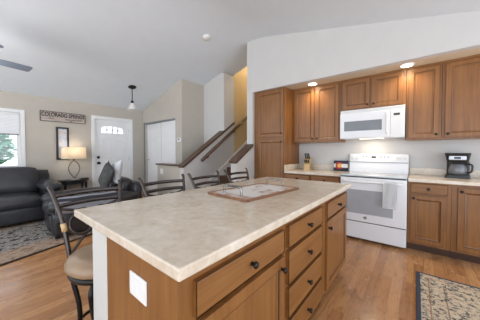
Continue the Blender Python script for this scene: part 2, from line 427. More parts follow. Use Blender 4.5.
# front window with frame, sill, glass
bm = new()
for y0, y1, z0, z1 in ((WY0, WY0+0.05, WZ0, WZ1), (WY1-0.05, WY1, WZ0, WZ1), (WY0+0.05, WY1-0.05, WZ0, WZ0+0.05), (WY0+0.05, WY1-0.05, WZ1-0.05, WZ1), (-0.30, -0.25, WZ0+0.05, WZ1-0.05)):
    box(bm, XL-0.09, XL-0.03, y0, y1, z0, z1)
win = struct('window_1', bm, M['trim'])
bm = new()
box(bm, XL, XL+0.016, WY1, WY1+0.06, WZ0-0.06, WZ1+0.06); box(bm, XL, XL+0.016, WY0-0.06, WY0, WZ0-0.06, WZ1+0.06)
box(bm, XL, XL+0.016, WY0, WY1, WZ1, WZ1+0.06)
part('window_casing', bm, M['trim'], win)
part('window_sill', bx(XL-0.03, XL+0.03, WY0, WY1, WZ0-0.03, WZ0, 0.004), M['trim'], win)
part('glass_pane', bx(XL-0.065, XL-0.06, WY0+0.05, WY1-0.05, WZ0+0.05, WZ1-0.05), M['pane'], win)
# cellular blind, half drawn
bl = thing('window_blind', 'white cellular blind drawn partly down over the front window', 'blind', (XL-0.02, -0.27, 1.98))
bm = new(); n = 14; zt, zb = 1.965, 1.585; hz = (zt-zb)/n
for i in range(n):
    z1 = zt-i*hz; z0 = z1-hz; zm = (z0+z1)/2
    prism(bm, [(XL-0.02, z0), (XL-0.008, zm), (XL-0.02, z1), (XL-0.032, zm)], 'y', WY0+0.02, WY1-0.02)
part('blind_fabric', bm, M['blind'], bl)
part('bottom_rail', bx(XL-0.03, XL-0.008, WY0+0.02, WY1-0.02, 1.565, 1.585, 0.003), M['grey_mark'], bl)
part('head_rail', bx(XL-0.035, XL-0.005, WY0+0.02, WY1-0.02, 1.965, 1.995, 0.003), M['trim'], bl)

# front door
TD = Matrix.Translation((XL, 0, 0)) @ Matrix.Rotation(R(90), 4, 'Z')      # local x -> +y, local -y -> +x
bm = new(); box(bm, DY0-0.07, DY0, -0.018, 0.0, 0, DZ+0.07); box(bm, DY1, DY1+0.07, -0.018, 0, 0, DZ+0.07); box(bm, DY0, DY1, -0.018, 0, DZ, DZ+0.07)
for a, b_ in ((DY0, DY0+0.012), (DY1-0.012, DY1)): box(bm, a, b_, 0.0, 0.12, 0, DZ)
box(bm, DY0+0.012, DY1-0.012, 0.0, 0.12, DZ-0.012, DZ)
bm.transform(TD); dframe = struct('door_1', bm, M['trim'])
d0, d1 = DY0+0.014, DY1-0.014
ly0, ly1, lz0, lz1 = d0+0.14, d1-0.14, 1.715, 1.825     # glazed light
bm = new()
box(bm, d0, d1, 0.03, 0.07, 0.01, lz0); box(bm, d0, ly0, 0.03, 0.07, lz0, 1.90); box(bm, ly1, d1, 0.03, 0.07, lz0, 1.90); box(bm, d0, d1, 0.03, 0.07, 1.90, DZ-0.014)
# arched head of the light: stepped curve filled up to 1.90
n = 14; prev = None
for i in range(n):
    a, b_ = ly0+(ly1-ly0)*i/n, ly0+(ly1-ly0)*(i+1)/n
    h = lambda y: lz1+0.055*math.sin(math.pi*min(1, max(0, (y-ly0)/(ly1-ly0))))**0.5
    prism(bm, [(a, h(a)), (b_, h(b_)), (b_, 1.90), (a, 1.90)], 'y', 0.03, 0.07)
for (a, b_, z0, z1) in ((d0+0.11, (d0+d1)/2-0.05, 1.05, 1.58), ((d0+d1)/2+0.05, d1-0.11, 1.05, 1.58), (d0+0.11, (d0+d1)/2-0.05, 0.2, 0.85), ((d0+d1)/2+0.05, d1-0.11, 0.2, 0.85)):
    rect_panel(bm, a, b_, z0, z1, 0.0285, 0.0015, [(0.015, 0.0), (0.015, -0.006), (0.012, 0.006)])
bm.transform(TD); slab = part('door_slab', bm, M['door'], dframe)
bm = new(); box(bm, ly0, ly1, 0.048, 0.052, lz0, 1.895); bm.transform(TD); part('glass_light', bm, M['pane'], slab)
bm = new()
for i in range(1, 4):
    y = ly0+(ly1-ly0)*i/4; box(bm, y-0.006, y+0.006, 0.036, 0.062, lz0, 1.895)
for i in range(4):
    c = ly0+(ly1-ly0)*(i+0.5)/4; tube(bm, [(c+0.05*math.cos(t), 0.046, lz0+0.07+0.035*math.sin(t)) for t in [k*math.pi/6 for k in range(12)]], 0.005, 6, True)
bm.transform(TD); part('glass_bars', bm, M['grey_mark'], slab)
for z, nm in ((1.105, 'deadbolt'), (0.965, 'door_knob')):
    T = TD @ Matrix.Translation((d0+0.065, 0.03, z)) @ Matrix.Rotation(R(90), 4, 'X')
    part(nm, lathe(new(), [(0.034, 0), (0.034, 0.008), (0.014, 0.012), (0.014, 0.03), (0.03, 0.04), (0.033, 0.055), (0.022, 0.068), (0.004, 0.07)] if nm == 'door_knob' else [(0.033, 0), (0.033, 0.012), (0.026, 0.02), (0.004, 0.022)], n=16, T=T), M['black'], slab, smooth=True)
for z in (0.25, 1.05, 1.8):
    bm = new(); tube(bm, [(d1+0.004, 0.02, z-0.045), (d1+0.004, 0.02, z+0.045)], 0.008, 8); bm.transform(TD); part('hinge', bm, M['steel'], dframe)

# closet sliding doors
bm = new(); box(bm, CX0, CX1, 3.048, 3.09, CZ-0.045, CZ); box(bm, CX0-0.05, CX0, 3.036, 3.05, 0, CZ+0.01)
clos = struct('door_2', bm, M['grey_mark'])
def six_panel(bm, x0, x1, y):
    box(bm, x0, x1, y, y+0.03, 0.02, CZ-0.04)
    wv = (x1-x0); m_ = 0.10; half = (wv-3*m_)/2
    for k in range(2):
        a = x0+m_+k*(half+m_); b_ = a+half
        rect_panel(bm, a, b_, 1.60, 1.90, y-0.0015, 0.0015, [(0.012, 0), (0.014, -0.007), (0.02, 0.007)])
        rect_panel(bm, a, b_, 0.86, 1.50, y-0.0015, 0.0015, [(0.012, 0), (0.014, -0.007), (0.02, 0.007)])
        rect_panel(bm, a, b_, 0.18, 0.74, y-0.0015, 0.0015, [(0.012, 0), (0.014, -0.007), (0.02, 0.007)])
    return bm
sd = part('sliding_door', six_panel(new(), CX0+0.002, -5.08, 3.115), M['door'], clos)
part('finger_pull', lathe(new(), [(0.022, 0), (0.022, 0.004), (0.004, 0.005)], n=12, T=Matrix.Translation((CX0+0.05, 3.115, 1.02)) @ Matrix.Rotation(R(90), 4, 'X')), M['silver'], sd)
part('gap_shade_strip', bx(-5.108, -5.10, 3.07, 3.10, 0.02, CZ-0.04), M['grey_mark'], clos)  # grey strip standing in for the shade in the gap between the doors
part('sliding_door', six_panel(new(), -5.10, CX1-0.002, 3.07), M['door'], clos)

# caps and handrail of the stairs
th = math.atan2(1.0, 1.5)
def cap(name, x0, x1, y0, z0, y1, z1, label):
    t = 0.048
    return part('cap', prism(new(), [(y0-0.02, z0), (y1, z1), (y1, z1+t), (y0-0.02, z0+t)], 'x', x0-0.025, x1+0.025), M['cap_wood'], name, label)
cap(bpy.data.objects['wall_knee'], -3.62, -3.5, 2.58, 0.93, 4.08, 1.93, 'sloping brown wood cap')
cap(bpy.data.objects['wall_knee_kitchen'], -2.58, -2.45, 2.92, 1.035, 3.398, 1.345, 'sloping brown wood cap')
part('cap', bx(-4.48, -3.62, 2.55, 2.73, 0.955, 0.985, 0.004), M['cap_wood'], bpy.data.objects['wall_half'], 'level brown wood cap')
hr = thing('stair_handrail', 'dark round wood handrail climbing the wall of the staircase', 'handrail', (-3.43, 3.05, 1.05))
p0 = Vector((-3.43, 2.98, 1.06)); p1 = Vector((-3.43, 5.3, 1.06+2.32*0.70))
part('rail', tube(new(), [p0, p1], 0.033, 12), M['wood_dark'], hr, smooth=True)
for t in (0.08, 0.45, 0.85):
    q = p0.lerp(p1, t)
    part('bracket', tube(new(), smooth_path([q+Vector((0, 0, -0.02)), q+Vector((0, 0, -0.06)), q+Vector((-0.07, 0, -0.08))], 4), 0.008, 6), M['black'], hr)

# half wall switch plate, thermostat
def plate(name, label, T, w_=0.075, h_=0.118, toggles=1, mat='white_plastic', cat='switch plate', sockets=False):
    loc = T.to_translation(); o = thing(name, label, cat, loc)
    bm = box(new(), -w_/2, w_/2, -0.007, 0, -h_/2, h_/2, 0.003); bm.transform(T); part('cover', bm, M[mat], o)
    for k in range(toggles):
        cx_ = (k-(toggles-1)/2)*0.046
        if sockets:
            for s in (-1, 1):
                bm = new(); lathe(bm, [(0.017, 0), (0.017, 0.003), (0.002, 0.0035)], n=14, T=Matrix.Translation((cx_, -0.007, s*0.021)) @ Matrix.Rotation(R(90), 4, 'X'))
                bm.transform(T); part('socket', bm, M['trim'], o)
        else:
            bm = box(new(), cx_-0.015, cx_+0.015, -0.009, -0.007, -0.026, 0.026, 0.0005); bm.transform(T); part('switch', bm, M['trim'], o)
    return o
plate('light_switch', 'white switch plate on the beige half wall before the closet', Matrix.Translation((-4.27, 2.579, 0.82)), 0.118, 0.118, 2)
th_o = thing('thermostat', 'small pale thermostat on the wall edge right of closet doors', 'thermostat', (-4.27, 3.049, 1.52))
part('housing', bx(-4.345, -4.225, 3.022, 3.0495, 1.475, 1.565, 0.006), M['white_plastic'], th_o); part('display', bx(-4.315, -4.255, 3.0195, 3.022, 1.51, 1.55), M['grey_mark'], th_o)

# ------------------------------------------------------------------ island
IX0, IX1, IY0, IY1 = -1.53, -0.517, 0.362, 2.46
solo('island_countertop', bx(IX0, IX1, IY0, IY1, 0.875, 0.915, 0.006, 2), M['counter'], 'beige travertine patterned countertop covering the kitchen island', 'countertop', (-1.04, 1.41, 0.875))
struct('wall_island', bx(-1.315, -1.12, 0.39, 2.43, 0.0, 0.875), plain('island_wall_paint', (206, 204, 198), 0.6, var=0.02))
def RZ90(x, y=0, z=0): return Matrix.Translation((x, y, z)) @ Matrix.Rotation(R(90), 4, 'Z')   # local x -> world y, front (-y) -> +x
def knob(o, x, z, y, T, r=0.016):
    K = T @ Matrix.Translation((x, y, z)) @ Matrix.Rotation(R(90), 4, 'X')
    return part('knob', lathe(new(), [(r*0.62, 0), (r*0.5, 0.006), (r*0.42, 0.012), (r*0.95, 0.019), (r, 0.025), (r*0.7, 0.030), (0.002, 0.031)], n=14, T=K), M['knob'], o, smooth=True)
DOORI = [(0.050, 0), (0.006, 0.006, 1), (0.010, 0.004), (0.003, 0.001, 1), (0.014, -0.001)]
def cab_door(o, x0, x1, z0, z1, T, k=None, y=0.0):
    d = part('door', rect_panel(new(), x0, x1, z0, z1, y-0.02, 0.02, [(0.003, -0.0, 1)]+DOORI, T), [M['wood_v'], M['glaze']], o)
    if k: knob(d, k[0], k[1], y-0.02, T)
    return d
def cab_drawer(o, x0, x1, z0, z1, T, y=0.0, nk=1):
    d = part('drawer', rect_panel(new(), x0, x1, z0, z1, y-0.021, 0.021, [(0.0, 0.004, 1), (0.006, -0.004)], T), [M['wood_h'], M['glaze']], o)
    for i in range(nk): knob(d, x0+(x1-x0)*(i+0.5)/nk, (z0+z1)/2, y-0.021, T)
    return d
def carcass(o, x0, x1, depth, z0, z1, T, kick=None):
    b = box(new(), x0, x1, 0, depth, z0, z1); b.transform(T); c = part('body', b, M['wood_v'], o)
    if kick:
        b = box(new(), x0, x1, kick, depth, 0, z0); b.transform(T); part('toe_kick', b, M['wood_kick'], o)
    return c
TI = RZ90(-0.56)
A = thing('island_cabinet', 'nearest island cabinet with one drawer over one door', 'cabinet', (-0.83, 0.75, 0), group='island cabinets')
carcass(A, 0.395, 1.075, 0.555, 0.1, 0.874, TI, 0.07)
cab_drawer(A, 0.445, 1.045, 0.71, 0.83, TI); cab_door(A, 0.445, 1.045, 0.125, 0.69, TI, (1.015, 0.63))
bm = bx(-1.117, -0.557, 0.388, 0.396, 0.0, 0.874); part('end_panel', bm, M['wood_v'], A)
bm = bx(-0.6, -0.556, 0.383, 0.389, 0.0, 0.874); part('corner_stile', bm, M['wood_v'], A)
B = thing('island_cabinet', 'middle island cabinet with a stack of four drawers', 'cabinet', (-0.83, 1.375, 0), group='island cabinets')
carcass(B, 1.077, 1.685, 0.555, 0.1, 0.874, TI, 0.07)
for z0, z1 in ((0.71, 0.835), (0.50, 0.69), (0.31, 0.48), (0.125, 0.29)): cab_drawer(B, 1.10, 1.655, z0, z1, TI)
C_ = thing('island_cabinet', 'far island cabinet of drawer and door nearest the range', 'cabinet', (-0.83, 2.06, 0), group='island cabinets')
carcass(C_, 1.687, 2.43, 0.555, 0.1, 0.874, TI, 0.07)
cab_drawer(C_, 1.775, 2.39, 0.71, 0.835, TI); cab_door(C_, 1.775, 2.39, 0.125, 0.69, TI, (1.81, 0.63))
plate('island_outlet', 'white outlet plate on the wood end panel of the island', Matrix.Translation((-0.807, 0.3878, 0.737)), 0.128, 0.090, 2, cat='outlet')

# serving tray on the island
tx, ty, rt = -1.03, 1.48, R(-5)
tray = thing('serving_tray', 'whitewashed wood serving tray with clear handles lying on the island', 'tray', (tx, ty, 0.9155), rt)
TT = Matrix.Translation((tx, ty, 0.9155)) @ Matrix.Rotation(rt, 4, 'Z')
def mk_tray():
    m, nt, b = base_mat('whitewashed_plank_wood', 0.5)
    v = coords(nt, (1, 1, 1)); f = noise(nt, v, 5.5, 3, 0.5, 0.8)
    g = noise(nt, coords(nt, (30, 2, 2)), 2, 4)
    wd = ramp(nt, g, [(0.3, srgb(140, 98, 70)), (0.7, srgb(186, 146, 114))])
    nt.links.new(mixc(nt, ramp(nt, f, [(0.36, (0.1, 0.1, 0.1, 1)), (0.48, (1, 1, 1, 1))]), wd, srgb(222, 218, 214)), b.inputs['Base Color']); return m
M['tray'] = mk_tray()
bm = box(new(), -0.195, 0.195, -0.33, 0.33, 0.003, 0.013); bm.transform(TT); part('tray_base', bm, M['tray'], tray)
M['tray_rim'] = wood('tray_rim_wood', (108, 70, 46), (140, 98, 70), (172, 130, 98), 'y')
for a in ((-0.205, 0.205, -0.345, -0.325), (-0.205, 0.205, 0.325, 0.345), (-0.21, -0.19, -0.325, 0.325), (0.19, 0.21, -0.325, 0.325)):
    bm = box(new(), *a, 0.0, 0.018, 0.003); bm.transform(TT); part('rim', bm, M['tray_rim'], tray)
for s in (-1, 1):
    bm = tube(new(), smooth_path([(-0.09, s*0.27, 0.012), (-0.09, s*0.27, 0.055), (-0.07, s*0.27, 0.075), (0.07, s*0.27, 0.075), (0.09, s*0.27, 0.055), (0.09, s*0.27, 0.012)], 4), 0.009, 8)
    bm.transform(TT); part('handle', bm, M['acrylic'], tray, 'clear handle', smooth=True)

# ------------------------------------------------------------------ kitchen run along the back wall
TK = Matrix.Translation((0, 3.455, 0))       # base cabinet face frame plane
TU = Matrix.Translation((0, 3.74, 0))        # upper cabinet face frame plane
BD, UD = YK-3.455-0.002, YK-3.74-0.002
pan = thing('pantry_cabinet', 'tall dark stained pantry cabinet at the left end of the kitchen', 'cabinet', (-2.1, 3.75, 0))
carcass(pan, -2.372, -1.785, BD, 0.1, 2.375, TK, 0.07)
cab_door(pan, -2.352, -1.81, 1.515, 2.345, TK, (-1.845, 1.57)); cab_door(pan, -2.352, -1.81, 0.125, 1.475, TK, (-1.845, 1.42))
b = box(new(), -2.448, -2.374, 0.01, 0.03, 0, 2.375); b.transform(TK); part('filler_strip', b, M['wood_v'], pan)
bl_ = thing('base_cabinet', 'base cabinet under the counter between the pantry and range', 'cabinet', (-1.33, 3.75, 0))
carcass(bl_, -1.783, -0.862, BD, 0.1, 0.874, TK, 0.07)
for a, b2 in ((-1.76, -1.335), (-1.315, -0.885)):
    cab_drawer(bl_, a, b2, 0.74, 0.855, TK); cab_door(bl_, a, b2, 0.125, 0.72, TK, (b2-0.03, 0.68) if a < -1.5 else (a+0.03, 0.68))
br_ = thing('base_cabinet', 'narrow base cabinet of one drawer and door right of the range', 'cabinet', (0.125, 3.75, 0))
carcass(br_, -0.073, 0.325, BD, 0.1, 0.874, TK, 0.07)
cab_drawer(br_, -0.045, 0.29, 0.74, 0.855, TK); cab_door(br_, -0.045, 0.29, 0.125, 0.715, TK, (-0.015, 0.675))
b3 = thing('base_cabinet', 'full height door base cabinet under the coffee maker counter', 'cabinet', (0.75, 3.75, 0))
carcass(b3, 0.327, 1.25, BD, 0.1, 0.874, TK, 0.07)
cab_door(b3, 0.375, 0.78, 0.125, 0.84, TK, (0.405, 0.80)); cab_door(b3, 0.80, 1.22, 0.125, 0.84, TK, (1.19, 0.80))
ct = thing('kitchen_countertop', 'beige kitchen counter with low backsplash right of the range', 'countertop', (0.6, 3.73, 0.875))
part('worktop', bx(-0.072, 1.27, 3.415, YK-0.001, 0.875, 0.915, 0.005), M['counter'], ct); part('backsplash', bx(-0.072, 1.27, YK-0.02, YK-0.001, 0.915, 1.015, 0.003), M['counter'], ct)
ct = thing('kitchen_countertop', 'short beige counter with low backsplash between pantry and range', 'countertop', (-1.32, 3.73, 0.875))
part('worktop', bx(-1.783, -0.862, 3.415, YK-0.001, 0.875, 0.915, 0.005), M['counter'], ct)
part('backsplash', bx(-1.783, -0.862, YK-0.02, YK-0.001, 0.915, 1.015, 0.003), M['counter'], ct)
part('backsplash', bx(-1.783, -1.763, 3.42, YK-0.021, 0.915, 1.015, 0.003), M['counter'], ct)

def upper(x0, x1, z0, doors, label, kz=0.045):
    o = thing('wall_cabinet', label, 'cabinet', ((x0+x1)/2, 3.9, z0), group='upper wall cabinets')
    carcass(o, x0, x1, UD, z0, 2.375, TU)
    for a, b, side in doors:
        cab_door(o, a, b, z0+0.02, 2.345, TU, (b-0.028 if side > 0 else a+0.028, z0+0.02+kz))
    b = box(new(), x0, x1, -0.012, 0, 2.352, 2.378); b.transform(TU); part('top_moulding', b, M['wood_h'], o)
    return o
upper(-1.783, -0.947, 1.405, [(-1.745, -1.375, 1), (-1.345, -0.975, -1)], 'two door upper cabinet beside the pantry above the knife block')
upper(-0.943, -0.117, 1.885, [(-0.92, -0.545, 1), (-0.52, -0.15, -1)], 'short two door upper cabinet above the white microwave')
upper(-0.113, 0.243, 1.405, [(-0.09, 0.222, 1)], 'narrow single door upper cabinet right of the microwave')
upper(0.247, 1.25, 1.405, [(0.275, 0.735, -1), (0.765, 1.225, 1)], 'wide upper cabinet over the coffee maker at the frame edge')
# dark bracket strip between pantry and uppers is the pantry side itself

# microwave
mw = thing('microwave', 'white over the range microwave under the short upper cabinet', 'microwave', (-0.53, 3.85, 1.44))
X0, X1, Z0, Z1, YF = -0.935, -0.122, 1.445, 1.882, 3.66
part('body', bx(X0, X1, YF+0.02, YK-0.002, Z0, Z1, 0.004), M['white'], mw)
dr = part('door', rect_panel(new(), X0, X1-0.165, Z0+0.01, Z1-0.055, YF, 0.02, [(0.006, -0.004)]), M['white'], mw)
part('window', rect_panel(new(), X0+0.06, X1-0.26, Z0+0.115, Z1-0.175, YF-0.0075, 0.003, [(0.004, 0.002)]), M['micro_glass'], dr)
bm = tube(new(), [(X1-0.20, YF-0.004, Z0+0.05), (X1-0.20, YF-0.03, Z0+0.07), (X1-0.20, YF-0.03, Z1-0.11), (X1-0.20, YF-0.004, Z1-0.09)], 0.012, 8); part('handle', bm, M['white_plastic'], dr)
cp = part('control_panel', bx(X1-0.16, X1, YF, YF+0.02, Z0+0.01, Z1-0.055, 0.003), M['white_plastic'], mw)
part('display', bx(X1-0.125, X1-0.055, YF-0.002, YF, Z1-0.135, Z1-0.105), M['dark_gap'], cp)
for r_ in range(4):
    for c in range(3): part('button', bx(X1-0.13+c*0.034, X1-0.105+c*0.034, YF-0.002, YF, Z0+0.05+r_*0.05, Z0+0.08+r_*0.05), M['trim'], cp)
bm = new()
for i in range(5): box(bm, X0+0.02, X1-0.02, YF+0.012, YF+0.02, Z1-0.045+i*0.008, Z1-0.041+i*0.008)
part('vent_grille', bm, M['trim'], mw)

part('task_light', bx(X0+0.25, X1-0.25, YF+0.12, YF+0.18, Z0-0.004, Z0), emis('task_light_lens', (255, 232, 200), 1.5), mw)
lamp('cooktop_lamp', 'AREA', (-0.53, 3.83, 1.437), 0.7, (1.0, 0.85, 0.66), 0.12)
# range
rg = thing('kitchen_range', 'white electric range standing between two base cabinets', 'range', (-0.47, 3.72, 0))
X0, X1, YF = -0.855, -0.08, 3.40
part('body', bx(X0, X1, YF+0.03, YK-0.03, 0.03, 0.90, 0.004), M['white'], rg)
part('plinth', bx(X0+0.02, X1-0.02, YF+0.08, YK-0.05, 0.0, 0.03), M['dark_gap'], rg)
part('cooktop', bx(X0-0.002, X1+0.002, YF+0.005, YK-0.10, 0.90, 0.922, 0.006), M['cooktop'], rg)
for cx_, cy_, r_ in ((-0.67, 3.55, 0.095), (-0.26, 3.55, 0.075), (-0.67, 3.80, 0.075), (-0.26, 3.80, 0.095)):
    part('burner', lathe(new(), [(r_, 0.922), (r_, 0.9228), (r_-0.006, 0.9228), (r_-0.006, 0.922)], (cx_, cy_, 0), 28, caps=False), M['grey_mark'], rg)
bgd = part('backguard', prism(new(), [(YK-0.10, 0.90), (YK-0.085, 1.08), (YK-0.075, 1.085), (YK-0.065, 1.205), (YK-0.02, 1.22), (YK-0.02, 0.90)], 'x', X0, X1), M['white'], rg)
part('shadow_line', bx(X0+0.005, X1-0.005, YK-0.094, YK-0.08, 1.076, 1.084), M['grey_mark'], bgd)
def on_guard(z): return YK-0.075+(z-1.085)/(1.205-1.085)*0.01
part('clock_display', bx(-0.545, -0.485, on_guard(1.15)-0.005, on_guard(1.15)+0.003, 1.145, 1.175), M['dark_gap'], bgd)
for i in range(8):
    cx_ = -0.66+i*0.048
    if -0.57 < cx_ < -0.46: continue
    part('button', bx(cx_-0.012, cx_+0.012, on_guard(1.16)-0.004, on_guard(1.16)+0.003, 1.158, 1.170), M['grey_mark'], bgd)
for cx_ in (-0.80, -0.74, -0.20, -0.14):
    part('control_knob', lathe(new(), [(0.024, 0), (0.022, 0.018), (0.016, 0.022), (0.002, 0.0225)], n=16, T=Matrix.Translation((cx_, on_guard(1.15)+0.002, 1.15)) @ Matrix.Rotation(R(90), 4, 'X')), M['white_plastic'], bgd)
od = part('oven_door', bx(X0+0.003, X1-0.003, YF-0.012, YF+0.03, 0.275, 0.885, 0.006), M['white'], rg)
part('oven_window', rect_panel(new(), X0+0.055, X1-0.14, 0.385, 0.715, YF-0.016, 0.004, [(0.006, 0.002)]), M['oven_glass'], od)
bm = tube(new(), smooth_path([(X0+0.05, YF-0.012, 0.835), (X0+0.055, YF-0.055, 0.835), (X0+0.09, YF-0.062, 0.835), (X1-0.09, YF-0.062, 0.835), (X1-0.055, YF-0.055, 0.835), (X1-0.05, YF-0.012, 0.835)], 3), 0.014, 10)
part('oven_handle', bm, M['white'], od, smooth=True)
part('vent_slot', bx(X0+0.01, X1-0.01, YF-0.004, YF+0.028, 0.885, 0.899), M['dark_gap'], rg)
em = part('emblem', lathe(new(), [(0.021, 0), (0.021, 0.002), (0.002, 0.0022)], n=20, T=Matrix.Translation((-0.53, YF-0.012, 0.335)) @ Matrix.Rotation(R(90), 4, 'X')), M['steel'], od)
part('drawer', bx(X0+0.003, X1-0.003, YF-0.008, YF+0.03, 0.035, 0.262, 0.006), M['white'], rg)
part('drawer_gap', bx(X0+0.006, X1-0.006, YF, YF+0.03, 0.262, 0.275), M['dark_gap'], rg)

# towel on the oven handle
bm = new()
def sheet(bm, prof, x0, x1, n=10, th=0.006, wob=0.004):
    rows = []
    for i, (y, z) in enumerate(prof):
        rows.append([(x0+(x1-x0)*j/n, y+wob*math.sin(j*1.1+i*0.3)*min(1, i/3), z) for j in range(n+1)])
    V = [[bm.verts.new(p) for p in r_] for r_ in rows]
    for i in range(len(V)-1):
        for j in range(n): bm.faces.new((V[i][j], V[i][j+1], V[i+1][j+1], V[i+1][j]))
    bmesh.ops.solidify(bm, geom=bm.faces[:], thickness=th); return bm
hy, hz_ = YF-0.062, 0.835
prof = [(hy+0.024, 0.60)]+[(hy+0.024, 0.64+0.03*i) for i in range(7)]+[(hy+0.023*math.cos(t), hz_+0.023*math.sin(t)) for t in [k*math.pi/8 for k in range(9)]]+[(hy-0.024-0.002*i, 0.82-0.033*i) for i in range(10)]
solo('hand_towel', sheet(bm, prof, -0.325, -0.175), M['towel'], 'white hand towel hanging folded over the oven door handle', 'towel', (-0.25, hy, 0.85), smooth=True)

# coffee maker
cx_, cy_ = 0.415, 3.88
cm = thing('coffee_maker', 'black drip coffee maker with glass carafe on the right counter', 'coffee maker', (cx_, cy_, 0.9155), R(-8))
def C(bm): bm.transform(Matrix.Translation((cx_, cy_, 0.9155)) @ Matrix.Rotation(R(-8), 4, 'Z')); return bm
def rrect(bm, hx, hy_, z0, z1, tx_=1.0, oy=0.0, r=0.03):
    pts = []
    for sx, sy, a0 in ((1, 1, 0), (-1, 1, 90), (-1, -1, 180), (1, -1, 270)):
        for k in range(5):
            a = R(a0+k*22.5); pts.append((sx*(hx-r)+r*math.cos(a), sy*(hy_-r)+r*math.sin(a)+oy))
    A = [bm.verts.new((p[0], p[1], z0)) for p in pts]; B = [bm.verts.new((p[0]*tx_, (p[1]-oy)*tx_+oy, z1)) for p in pts]
    bm.faces.new(A); bm.faces.new(B); n = len(pts)
    for i in range(n): bm.faces.new((A[i], A[(i+1) % n], B[(i+1) % n], B[i]))
    return bm
part('base', C(rrect(new(), 0.115, 0.13, 0.0, 0.035, 0.96)), M['black_plastic'], cm)
part('water_tank', C(rrect(new(), 0.105, 0.05, 0.035, 0.20, 1.0, 0.075)), M['black_plastic'], cm)
hd = part('brew_head', C(rrect(new(), 0.095, 0.115, 0.195, 0.30, 1.22)), M['black_plastic'], cm)
part('lid', C(rrect(new(), 0.118, 0.142, 0.30, 0.315, 0.98)), M['black_plastic'], hd)
part('metal_band', C(box(new(), -0.078, 0.078, -0.136, -0.10, 0.228, 0.282, 0.006)), M['steel'], hd, 'brushed metal panel')
part('control_dial', C(box(new(), -0.03, 0.03, -0.142, -0.136, 0.243, 0.267, 0.003)), M['black_plastic'], hd)
part('warming_plate', C(lathe(new(), [(0.08, 0.035), (0.08, 0.04), (0.002, 0.041)], (0, -0.035, 0), 20)), M['dark_gap'], cm)
cf = part('carafe', C(lathe(new(), [(0.06, 0.042), (0.078, 0.055), (0.084, 0.095), (0.076, 0.14), (0.06, 0.17), (0.058, 0.178)], (0, -0.035, 0), 24)), M['dark_glass'], cm, 'dark glass carafe', smooth=True)
part('carafe_lid', C(lathe(new(), [(0.061, 0.178), (0.058, 0.19), (0.002, 0.192)], (0, -0.035, 0), 20)), M['black_plastic'], cf)
part('carafe_handle', C(tube(new(), smooth_path([(0.055, -0.05, 0.172), (0.115, -0.06, 0.175), (0.128, -0.06, 0.14), (0.118, -0.06, 0.085), (0.082, -0.05, 0.07)], 4), 0.010, 8)), M['black_plastic'], cf, smooth=True)

# knife block, ceramic jar, small flag picture
kb_ = thing('knife_block', 'pale wood knife block with black handled knives beside the pantry', 'knife block', (-1.535, 3.86, 0.9155), R(10))
def Kb(bm): bm.transform(Matrix.Translation((-1.535, 3.86, 0.9155)) @ Matrix.Rotation(R(10), 4, 'Z')); return bm
part('block', Kb(prism(new(), [(-0.085, 0), (0.085, 0), (0.085, 0.20), (0.02, 0.235), (-0.085, 0.10)], 'x', -0.05, 0.05)), M['knife_wood'], kb_)
for i, (kx, t) in enumerate(((-0.03, 0.2), (0.0, 0.2), (0.03, 0.2), (-0.03, 0.75), (0.0, 0.78), (0.03, 0.75))):
    y0 = -0.085+t*0.105; z0 = 0.10+t*0.135; L = 0.07 if t < 0.5 else 0.12
    d = Vector((0, -0.62, 0.78))*L
    part('knife_handle', Kb(tube(new(), [(kx, y0+0.005, z0-0.006), (kx, y0+d.y, z0+d.z)], 0.011, 6)), M['black_plastic'], kb_)
fl = thing('flag_picture', 'small flag picture of red ring and gold disc beside range', 'picture', (-1.0, 3.97, 0.9155), R(0))
TF = Matrix.Translation((-1.0, 3.962, 0.919)) @ Matrix.Rotation(R(-8), 4, 'X')
M['navy'] = plain('navy_canvas', (44, 46, 62), 0.7); M['red'] = plain('red_canvas', (186, 50, 58), 0.7); M['gold'] = plain('gold_canvas', (232, 186, 90), 0.7); M['white_cv'] = plain('white_canvas', (226, 222, 222), 0.7)
def F_(bm): bm.transform(TF); return bm
part('canvas', F_(box(new(), -0.115, 0.115, 0, 0.022, 0, 0.175)), M['navy'], fl)
part('white_stripe', F_(box(new(), -0.115, 0.115, -0.001, 0.0, 0.055, 0.12)), M['white_cv'], fl)
ptsC = [(-0.02+0.062*math.cos(t), 0.0875+0.062*math.sin(t)) for t in [R(38)+k*R(284)/20 for k in range(21)]]+[(-0.02+0.034*math.cos(t), 0.0875+0.034*math.sin(t)) for t in [R(322)-k*R(284)/20 for k in range(21)]]
bm = new(); n = 21
for i in range(n-1):
    a, b_, c, d = ptsC[i], ptsC[i+1], ptsC[2*n-2-i], ptsC[2*n-1-i]
    prism(bm, [a, b_, c, d], 'y', -0.0025, -0.001)
part('red_ring', F_(bm), M['red'], fl)
part('gold_disc', F_(lathe(new(), [(0.034, 0), (0.034, 0.003), (0.002, 0.003)], n=20, T=Matrix.Translation((-0.02, -0.001, 0.0875)) @ Matrix.Rotation(R(90), 4, 'X'))), M['gold'], fl)

# recessed can lights in the soffit; the far right one is added for its light
for i, (x, lab) in enumerate(((-1.36, 'recessed can light in the soffit over the cabinet beside the pantry'), (-0.11, 'recessed can light in the soffit right of the microwave'), (1.14, 'added recessed can light, unseen past the right end of the soffit'))):
    o = thing('recessed_light', lab, 'ceiling light', (x, 3.60, 2.378), group='recessed soffit lights')
    part('trim_ring', lathe(new(), [(0.085, 2.3795), (0.085, 2.374), (0.062, 2.372), (0.062, 2.3795)], (x, 3.60, 0), 28), M['trim'], o)
    part('lens', lathe(new(), [(0.061, 2.372), (0.061, 2.3695), (0.002, 2.3690)], (x, 3.60, 0), 28), M['can_lens'], o, 'glowing warm lens')
    lamp('can_lamp', 'SPOT', (x, 3.60, 2.36), 11, (1.0, 0.84, 0.62), 0.05, (0, 0, 0), R(150), 0.9)

